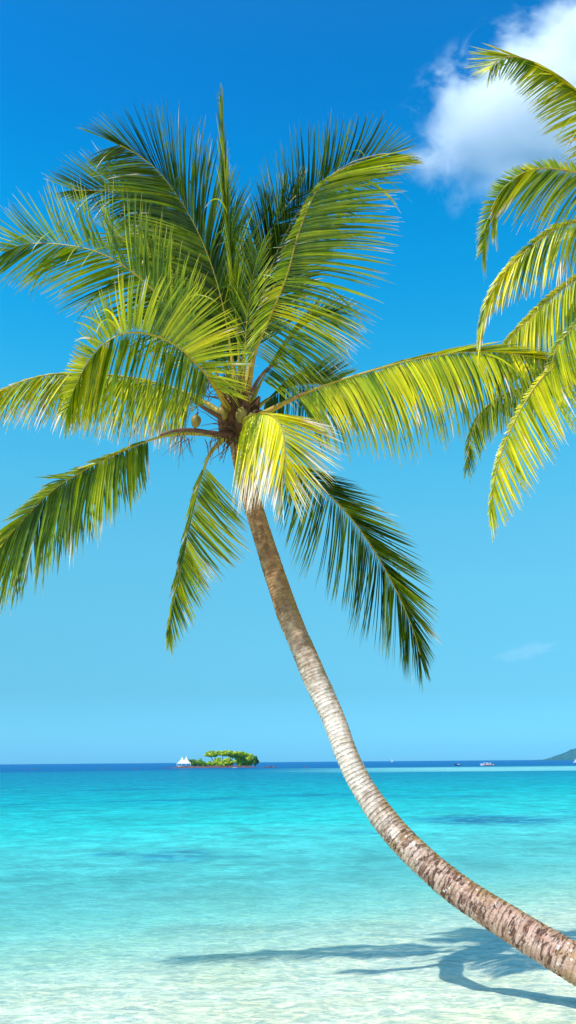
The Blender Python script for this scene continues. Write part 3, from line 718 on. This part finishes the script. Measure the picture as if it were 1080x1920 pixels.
# the low ground
V = []; Fc = []; x0 = G(308, 1440.5).x; x1 = G(492, 1438.7).x; ns = 60
cx, wx = (x0 + x1) / 2, (x1 - x0) / 2
rings = 8
for i in range(rings + 1):
    r = 1 - i / rings
    for k in range(ns):
        th = 2 * math.pi * k / ns
        q = 1 + .10 * mnoise.noise(Vector((math.cos(th) * 2, math.sin(th) * 2, 1)))
        V.append(Vector((cx + wx * r * q * math.cos(th), ic.y + 9 + 11 * r * q * math.sin(th), -.3 + 1.05 * (1 - r ** 5) + .25 * mnoise.noise(Vector((r * math.cos(th) * 9, r * math.sin(th) * 5, 0))))))
for i in range(rings):
    for k in range(ns):
        k2 = (k + 1) % ns
        Fc.append((i * ns + k, i * ns + k2, (i + 1) * ns + k2, (i + 1) * ns + k))
isl = mesh('islet', V, Fc, ISLE); isl['kind'] = 'structure'
def foliage_material():
    mt, nt, out = mat('islet_foliage')
    at = N(nt, 'ShaderNodeAttribute', attribute_name='leaf')
    sp = N(nt, 'ShaderNodeSeparateColor'); nt.links.new(at.outputs['Color'], sp.inputs[0])
    c = RAMP(nt, sp.outputs[0], [(0, (.06, .18, .04)), (.5, (.28, .44, .03)), (1, (.55, .62, .04))])
    hs = N(nt, 'ShaderNodeHueSaturation', ins={'Color': c, 'Value': RNG(nt, sp.outputs[2], 0, 1, .6, 1.4)})
    d = N(nt, 'ShaderNodeBsdfDiffuse', ins={'Color': hs.outputs[0]}); t = N(nt, 'ShaderNodeBsdfTranslucent', ins={'Color': hs.outputs[0]})
    ms = N(nt, 'ShaderNodeMixShader', ins={0: .3}); nt.links.new(d.outputs[0], ms.inputs[1]); nt.links.new(t.outputs[0], ms.inputs[2])
    nt.links.new(ms.outputs[0], out.inputs[0]); return mt
FOL = foliage_material()
WOOD = simple('islet_trunk', (.12, .08, .05), .9, .1, .3, 1)
def blob_tree(x, ybase, Doff, blobs, label, cat, name, yel, group, trunks, nleaf=1500, leaf=.42):
    """blobs: (dx px, height px, rx px, rz px) measured from the foot"""
    foot = G(x, ybase) + Vector((0, Doff, 0)); foot.z = .35
    k_ = (foot - CAM).dot(fwd) * PX
    t = empty(name, tuple(foot), label, cat, group)
    V = []; Fc = []; Cc = []
    tot = sum(b[2] * b[3] for b in blobs)
    for (dx, hz, rx, rz) in blobs:
        c = foot + Vector((dx * k_, random.uniform(-1, 1), hz * k_)); A_, B_ = rx * k_, rz * k_
        sub = [(c + Vector((random.gauss(0, .45) * A_, random.gauss(0, .4) * A_, random.gauss(0, .40) * B_)), random.uniform(.38, .6)) for _ in range(18)]
        for _ in range(int(nleaf * 2.2 * rx * rz / tot)):
            sc_, sr = random.choice(sub)
            d = Vector((random.gauss(0, 1), random.gauss(0, 1), random.gauss(0, 1))).normalized() * random.uniform(.7, 1) ** .4
            p = sc_ + Vector((d.x * A_ * sr, d.y * A_ * sr, d.z * B_ * sr * 1.1))
            u = d.cross(Vector((random.gauss(0, 1), random.gauss(0, 1), random.gauss(0, 1)))).normalized()
            v = u.cross(d).normalized() if u.cross(d).length > .01 else u.orthogonal()
            s_ = leaf * random.uniform(.6, 1.2); b = len(V)
            V += [p - u * s_, p - v * s_ * .6, p + u * s_, p + v * s_ * .6]
            Fc.append((b, b + 1, b + 2, b + 3))
            rr = random.random(); yv = yel + random.gauss(0, .12)
            Cc += [(yv, 0, rr)] * 4
    mesh('crown', V, Fc, FOL, t, False, Cc)
    V = []; Fc = []
    for (dx, tx, tz, r) in trunks:
        a = foot + Vector((dx * k_, 0, -.5)); b = foot + Vector((tx * k_, 0, tz * k_))
        mid_ = a.lerp(b, .5) + Vector((random.uniform(-.4, .4), 0, .3))
        pth, _ = spline([a, mid_, b], 10)
        tube(pth, [r * (1 - .06 * i) for i in range(10)], 7, V, Fc)
    mesh('trunk', V, Fc, WOOD, t)
    return t
grp = 'trees and shrubs on the islet'
blob_tree(362, 1438, 6, [(0, 6, 7, 6), (-3, 9, 5, 4)], 'low dark green bush on the islet right beside the white tent', 'bush', 'bush', .12, grp, [(0, 0, 5, .25), (-2, -3, 7, .2)], 700)
blob_tree(376, 1438.5, 4, [(0, 6, 8, 7), (5, 3, 6, 4)], 'round deep green bush, second shrub from the white tent on the islet', 'bush', 'bush', .28, grp, [(0, 0, 6, .25), (4, 5, 4, .2)], 800)
blob_tree(398, 1438, 10, [(-5, 22, 12, 4.5), (-12, 21, 6, 3), (5, 23, 5, 3.5)], 'flat-topped yellow-green tree with spreading crown, the left one on the islet', 'tree', 'broad_tree', .85, grp, [(4, -8, 20, .28), (4, 2, 21, .3)], 1100)
blob_tree(418, 1439, 8, [(-4, 25, 8, 4), (14, 23, 14, 5), (20, 20, 8, 4), (3, 22, 8, 3)], 'tallest wide-crowned yellow-green tree in the middle of the islet', 'tree', 'broad_tree', .8, grp, [(0, -3, 22, .3), (3, 14, 20, .35), (6, 20, 19, .25)], 1600)
blob_tree(395, 1438.5, 3, [(0, 4, 8, 4)], 'low bright green shrub under the flat-topped islet tree', 'bush', 'bush', .6, grp, [(0, 0, 4, .2)], 500)
blob_tree(408, 1439, 2, [(0, 7, 9, 7), (6, 5, 7, 5)], 'bright leafy shrub below the tallest islet tree, left side', 'bush', 'bush', .72, grp, [(0, 0, 6, .2)], 1000)
blob_tree(427, 1439, 2, [(0, 7, 10, 7), (-4, 10, 6, 5)], 'bright leafy shrub below the tallest islet tree, right side by its gap', 'bush', 'bush', .68, grp, [(0, 0, 6, .2), (3, 5, 6, .2)], 1100)
blob_tree(460, 1438.5, 4, [(-4, 11, 12, 10), (2, 17, 10, 7), (8, 9, 10, 8), (-12, 8, 6, 5)], 'dense rounded bright green tree at the right end of the islet', 'tree', 'round_tree', .72, grp, [(-3, -3, 10, .35), (3, 4, 12, .3)], 2600)
blob_tree(477, 1438.5, 9, [(0, 14, 4, 5), (0, 8, 5, 6)], 'slim darker bluish green tree edging the rounded tree, rightmost on the islet', 'tree', 'slim_tree', .1, grp, [(0, 0, 13, .25)], 600)

# white double-peaked tent
TENT = simple('white_canvas', (.80, .78, .76), .7, .2, .05, 1)
TENTS = simple('pale_wall', (.62, .52, .48), .8, .2, .15, 1)
f0 = G(343, 1438.6) + Vector((0, 6, 0)); f0.z = .5; k_ = (f0 - CAM).dot(fwd) * PX
tent = empty('beach_tent', tuple(f0), 'white tent with two sharp peaks at the left end of the green islet', 'tent')
def peak(cxp, half, h0, h1):
    V = []; Fc = []; n = 16; m_ = 12
    c = f0 + Vector((cxp * k_, 0, 0))
    for i in range(m_ + 1):
        t = i / m_; r = half * k_ * ((1 - t) ** 2.0 * .97 + .03 * (1 - t)); z = (h0 + (h1 - h0) * t) * k_
        for k in range(n):
            th = 2 * math.pi * (k + .5) / n
            cs, sn = math.cos(th), math.sin(th); q = 1 / max(abs(cs), abs(sn)); q = 1 + (q - 1) * (1 - t)
            V.append(c + Vector((cs * r * q, sn * r * q, z)))
    for i in range(m_):
        for k in range(n):
            k2 = (k + 1) % n
            Fc.append((i * n + k, i * n + k2, (i + 1) * n + k2, (i + 1) * n + k))
    return mesh('roof', V, Fc, TENT, tent)
peak(-4.2, 8.6, 5.2, 19.5); peak(3.6, 8.8, 5.0, 20.5)
V = []; Fc = []
def box(V, Fc, c, sx, sy, sz):
    b = len(V)
    for dz in (0, sz):
        for dx, dy in ((-1, -1), (1, -1), (1, 1), (-1, 1)): V.append(c + Vector((dx * sx / 2, dy * sy / 2, dz)))
    Fc += [(b, b + 3, b + 2, b + 1), (b + 4, b + 5, b + 6, b + 7), (b, b + 1, b + 5, b + 4), (b + 1, b + 2, b + 6, b + 5), (b + 2, b + 3, b + 7, b + 6), (b + 3, b, b + 4, b + 7)]
box(V, Fc, f0 + Vector((0, 0, -.4)), 24 * k_, 13 * k_, 3.6 * k_)
mesh('wall', V, Fc, TENTS, tent, False)
for sx in (-12.7, -4.5, 4.2, 12.2):
    V = []; Fc = []; tube([f0 + Vector((sx * k_, -7.6 * k_, -.5)), f0 + Vector((sx * k_, -7.6 * k_, 5.3 * k_))], [.12, .12], 6, V, Fc)
    mesh('pole', V, Fc, TENT, tent)

# rocks at the reef edge
def rocks(px, py, n, spread, size, label, hh=.5):
    V = []; Fc = []; c = G(px, py)
    kk = (c - CAM).dot(fwd) * PX
    for i in range(n):
        q = c + Vector((random.uniform(-spread, spread) * kk, random.uniform(-3, 3), -.12))
        s_ = size * random.uniform(.5, 1.2) * kk
        rock_mesh(V, Fc, q, s_ * 1.5, s_, s_ * hh, random.uniform(0, 50))
    o = mesh('reef_rock', V, Fc, ROCK, None, False); tag(o, label, 'rock', 'dark rocks breaking the water along the reef'); return o
for (x_, y_, sz_, lb) in ((45, 1441.3, 7, 'low dark reef rock awash far out, nearest the left edge of the picture'),
                     (62, 1441.2, 5, 'smaller dark reef rock just right of the leftmost one'),
                     (190, 1441.0, 6, 'low dark rock awash midway between left edge and the islet'),
                     (206, 1440.8, 4, 'small flat rock right beside the midway reef rock'),
                     (256, 1440.6, 5, 'thin dark rock awash left of the tent islet'),
                     (274, 1440.5, 4, 'little flat dark rock closest to the left tip of the islet'),
                     (314, 1440.4, 9, 'long flat dark rock at the left tip of the islet before the tent'),
                     (497, 1439.0, 4, 'small dark rock just off the right end of the islet'),
                     (505, 1438.8, 7, 'largest jagged brown rock right of the islet'),
                     (514, 1438.7, 4, 'dark rock at the right end of the jagged group beside the islet'),
                     (575, 1438.2, 6, 'low dark rock awash just left of the palm trunk'),
                     (600, 1438.0, 5, 'flat rock awash nearest the palm trunk on the horizon')):
    rocks(x_, y_, 1, 0, sz_ * .75, lb, .55 if sz_ < 9 and 490 < x_ < 520 else .28)

# ------------------------------------------------------------------ boats
WH = simple('boat_white', (.80, .80, .80), .35, .5); DK = simple('boat_dark', (.03, .03, .05), .5, .4)
RED = simple('boat_red', (.55, .06, .05), .45, .4); TAN = simple('boat_wood', (.5, .33, .16), .6, .3)
def hull(parent, c, L, B, h, material, yaw=0.0, sheer=.35, name='hull'):
    V = []; Fc = []; n = 14; prof = 7; rot = Matrix.Rotation(yaw, 3, 'Z')
    for i in range(n + 1):
        t = i / n; x = (t - .5) * L
        bw = B / 2 * (1 - max(0, (t - .45) / .55) ** 2.2) * (.82 + .18 * min(1, t * 5)) + .02
        top = h * (1 + sheer * (2 * (t - .35)) ** 2 * (1 if t > .35 else .3))
        for k in range(prof):
            a = -math.pi / 2 + math.pi * k / (prof - 1)
            zz = -.25 * h + (top + .25 * h) * (1 - math.cos(a) ** .7)
            V.append(c + rot @ Vector((x + (.06 * L * t if k in (0, prof - 1) else 0), math.sin(a) * bw, zz)))
    for i in range(n):
        for k in range(prof - 1):
            a = i * prof + k; Fc.append((a, a + 1, a + prof + 1, a + prof))
        a = i * prof; Fc.append((a, a + prof, a + 2 * prof - 1, a + prof - 1))
    Fc.append(tuple(range(prof))); Fc.append(tuple(n * prof + k for k in range(prof))[::-1])
    return mesh(name, V, Fc, material, parent, False)
def bx(parent, name, c, s, material, yaw=0.0):
    V = []; Fc = []; box(V, Fc, Vector((0, 0, 0)), *s); rot = Matrix.Rotation(yaw, 3, 'Z')
    return mesh(name, [c + rot @ v for v in V], Fc, material, parent, False)
# white and red day boat
c = G(914, 1435.6); kk = (c - CAM).dot(fwd) * PX
b_ = empty('motor_boat', tuple(c), 'white boat with red stripe and canopy moored beyond the pale sandbar', 'boat')
hull(b_, c, 25 * kk, 8 * kk, 2.6 * kk, WH, math.pi)
bx(b_, 'stripe', c + Vector((.5 * kk, -4.12 * kk, 1.0 * kk)), (17 * kk, .12, .9 * kk), RED)
bx(b_, 'cabin', c + Vector((2 * kk, 0, 2.6 * kk)), (8 * kk, 5 * kk, 2.2 * kk), WH)
bx(b_, 'window', c + Vector((2 * kk, -2.52 * kk, 3.3 * kk)), (6.4 * kk, .1, .9 * kk), DK)
bx(b_, 'canopy', c + Vector((-3.4 * kk, 0, 5.2 * kk)), (8 * kk, 5.4 * kk, .35 * kk), WH)
for q in (-7, 0):
    for w_ in (-2.4, 2.4): bx(b_, 'post', c + Vector((q * kk, w_ * kk, 2.4 * kk)), (.16, .16, 2.8 * kk), WH)
bx(b_, 'engine', c + Vector((12.6 * kk, 0, .5 * kk)), (1.8 * kk, 1.6 * kk, 2.8 * kk), DK)
bx(b_, 'seat', c + Vector((-8.4 * kk, 0, 2.5 * kk)), (2.4 * kk, 4 * kk, 1.5 * kk), RED)
# dark small boat
c = G(858, 1435.4); kk = (c - CAM).dot(fwd) * PX
b2_ = empty('long_boat', tuple(c), 'small dark open boat with raised stern left of the white and red boat', 'boat')
hull(b2_, c, 11.5 * kk, 3 * kk, 1.5 * kk, DK, 0)
bx(b2_, 'cargo', c + Vector((2.4 * kk, 0, 1.2 * kk)), (4.6 * kk, 2 * kk, 1.3 * kk), WH)
bx(b2_, 'engine', c + Vector((-4.9 * kk, 0, 1.3 * kk)), (1.6 * kk, 1.3 * kk, 2.6 * kk), DK)
# beached white boat on the islet shore
c = G(441, 1440.2); kk = (c - CAM).dot(fwd) * PX
b3_ = empty('rowing_boat', tuple(c), 'small white and tan boat drawn up before the islet trees', 'boat')
hull(b3_, c + Vector((0, 0, .05)), 10 * kk, 3 * kk, 1.1 * kk, WH, 0); bx(b3_, 'cover', c + Vector((0, 0, 1.05 * kk)), (5.6 * kk, 2 * kk, .9 * kk), TAN)
# distant sail
c = G(735, 1427.9); c = CAM + (c - CAM) * (1600 / (c - CAM).length); c.z = 0; kk = (c - CAM).dot(fwd) * PX
b4_ = empty('sailing_boat', tuple(c), 'tiny white sailing boat on the far horizon right of the palm trunk', 'boat')
hull(b4_, c, 4 * kk, 1.4 * kk, .8 * kk, WH, .4)
V = [c + Vector(v) * kk for v in ((-.2, 0, 1), (2.0, .1, 1.2), (-.1, 0, 6), (-.2, .12, 1), (2.0, .22, 1.2), (-.1, .12, 6))]
mesh('sail', V, [(0, 1, 2), (5, 4, 3), (0, 3, 4, 1), (1, 4, 5, 2), (2, 5, 3, 0)], WH, b4_, False)
bx(b4_, 'mast', c + Vector((-.4 * kk, 0, .6 * kk)), (.25 * kk, .25 * kk, 6 * kk), WH)
# white boat cut by the right edge
c = G(1083, 1432.0); c = CAM + (c - CAM) * (700 / (c - CAM).length); c.z = 0; kk = (c - CAM).dot(fwd) * PX
b5_ = empty('white_yacht', tuple(c), 'white yacht cut off by the right edge below the wooded headland', 'boat')
hull(b5_, c, 15 * kk, 4 * kk, 1.8 * kk, WH, 0)
bx(b5_, 'cabin', c + Vector((-.5 * kk, 0, 1.8 * kk)), (8 * kk, 3 * kk, 2.2 * kk), WH); bx(b5_, 'bridge', c + Vector((-1.5 * kk, 0, 4.0 * kk)), (4.5 * kk, 2.4 * kk, 1.6 * kk), WH)
bx(b5_, 'window', c + Vector((-.5 * kk, -1.52 * kk, 2.6 * kk)), (6.4 * kk, .1, .8 * kk), DK)

# ------------------------------------------------------------------ wooded headland, far right
def hill_material():
    mt, nt, out = mat('headland_forest')
    g = N(nt, 'ShaderNodeNewGeometry')
    n1 = NOISE(nt, g.outputs['Position'], .05, 5, .7)
    c = RAMP(nt, n1, [(.35, (.015, .07, .10)), (.55, (.035, .13, .15)), (.7, (.08, .20, .19))])  # bluish greens: distance haze painted into the forest colour
    b = N(nt, 'ShaderNodeBump', ins={'Strength': 1, 'Distance': 6, 'Height': n1})
    p = N(nt, 'ShaderNodeBsdfDiffuse', ins={'Color': c, 'Normal': b.outputs[0]})
    nt.links.new(p.outputs[0], out.inputs[0]); return mt
HD = 2600.0; kk = HD * PX
hc = CAM + (G(1150, 1440) - CAM).normalized() * HD; hc.z = 0
V = []; Fc = []; nx, ny = 110, 36
for j in range(ny):
    for i in range(nx):
        u = i / (nx - 1); v = j / (ny - 1)
        px = 1000 + 320 * u
        # height profile in picture pixels above the horizon
        prof = [(1000, 0), (1012, 1.0), (1017, 2.5), (1022, 1.2), (1027, 3.2), (1034, 2.2), (1040, 6), (1050, 11), (1060, 15), (1068, 18), (1074, 22), (1080, 21), (1100, 26), (1140, 32), (1200, 28), (1260, 14), (1320, 0)]
        h = lerpl([(a, b) for a, b in prof], px)[0]
        bell = math.sin(math.pi * v) ** .6
        x = (px - 1000) * kk + (G(1000, 1440) - CAM).normalized().x * HD
        y = hc.y + (v - .5) * 420
        z = (h * kk) * bell + 3.5 * kk * .35 * mnoise.noise(Vector((x * .035, y * .02, 0))) * min(1, h / 6) * bell + (2.2 if h > 1 else 0) * mnoise.noise(Vector((x * .12, y * .1, 4))) * bell - 1.5
        V.append(Vector((x, y, z)))
for j in range(ny - 1):
    for i in range(nx - 1):
        a = j * nx + i; Fc.append((a, a + 1, a + nx + 1, a + nx))
hill = mesh('hill', V, Fc, hill_material()); hill['kind'] = 'structure'

# ------------------------------------------------------------------ sea air
V = []; Fc = []; box(V, Fc, Vector((0, 3465, -4.4)), 8200, 7200, 110)
mt_, nt_, out_ = mat('sea_air')
pv = N(nt_, 'ShaderNodeVolumePrincipled', ins={'Color': (.35, .75, 1, 1), 'Density': .00005, 'Anisotropy': .2})
nt_.links.new(pv.outputs[0], out_.inputs['Volume'])
hz = mesh('haze', V, Fc, mt_, None, False); hz['kind'] = 'stuff'

# ------------------------------------------------------------------ cloud: a real volume a kilometre and a half off
def cloud_material(k, off=.82):
    mt, nt, out = mat('cloud_vapour')
    tc = N(nt, 'ShaderNodeTexCoord'); p = tc.outputs['Object']
    ln = N(nt, 'ShaderNodeVectorMath', operation='LENGTH'); nt.links.new(p, ln.inputs[0])
    mp = N(nt, 'ShaderNodeMapping', ins={'Vector': p, 'Scale': (2.3, 1.1, 1.4), 'Location': (1.35, 0, 2.2)})
    n1 = NOISE(nt, mp.outputs[0], 1.5, 9, .64, .4)
    f = M(nt, 'ADD', M(nt, 'SUBTRACT', off, ln.outputs['Value']), M(nt, 'MULTIPLY', M(nt, 'SUBTRACT', n1, .5), 1.7))
    d = M(nt, 'MULTIPLY', RNG(nt, f, .0, .22, 0, 1), k)
    edge = RNG(nt, ln.outputs['Value'], .85, .99, 1, 0)
    d = M(nt, 'MULTIPLY', d, edge)
    v = N(nt, 'ShaderNodeVolumePrincipled', ins={'Color': (1, 1, 1, 1), 'Density': d, 'Anisotropy': -.3})
    nt.links.new(v.outputs[0], out.inputs['Volume'])
    mt.cycles.volume_step_rate = .5
    return mt
CD = 1500.0
cc = P(1118, 180, CD)
V = []; Fc = []; ns, nr = 32, 18
for i in range(nr + 1):
    ph = math.pi * i / nr
    for k in range(ns):
        th = 2 * math.pi * k / ns
        V.append(Vector((math.sin(ph) * math.cos(th), math.sin(ph) * math.sin(th), math.cos(ph))))
for i in range(nr):
    for k in range(ns):
        k2 = (k + 1) % ns
        Fc.append((i * ns + k, (i + 1) * ns + k, (i + 1) * ns + k2, i * ns + k2))
cm = cloud_material(.028)
cloud = mesh('cloud', V, Fc, cm)
cloud.location = cc; cloud.rotation_euler = (0, R(-22), 0); cloud.scale = (440 * PX * CD, 120 * PX * CD, 250 * PX * CD)
tag(cloud, 'puffy white cloud with wispy left edge behind the right palm fronds', 'cloud')
cm2 = cloud_material(.0016, .62)
wisp = mesh('cloud', V, Fc, cm2); wisp.location = P(985, 1222, 2600); wisp.rotation_euler = (0, R(-12), 0); wisp.scale = (95 * PX * 2600, 90, 26 * PX * 2600)
tag(wisp, 'faint thin wisp of cloud low in the sky above the headland', 'cloud')
sc.cycles.volume_bounces = 14
sc.cycles.max_bounces = 16
sc.cycles.transparent_max_bounces = 16
sc.cycles.volume_max_steps = 256
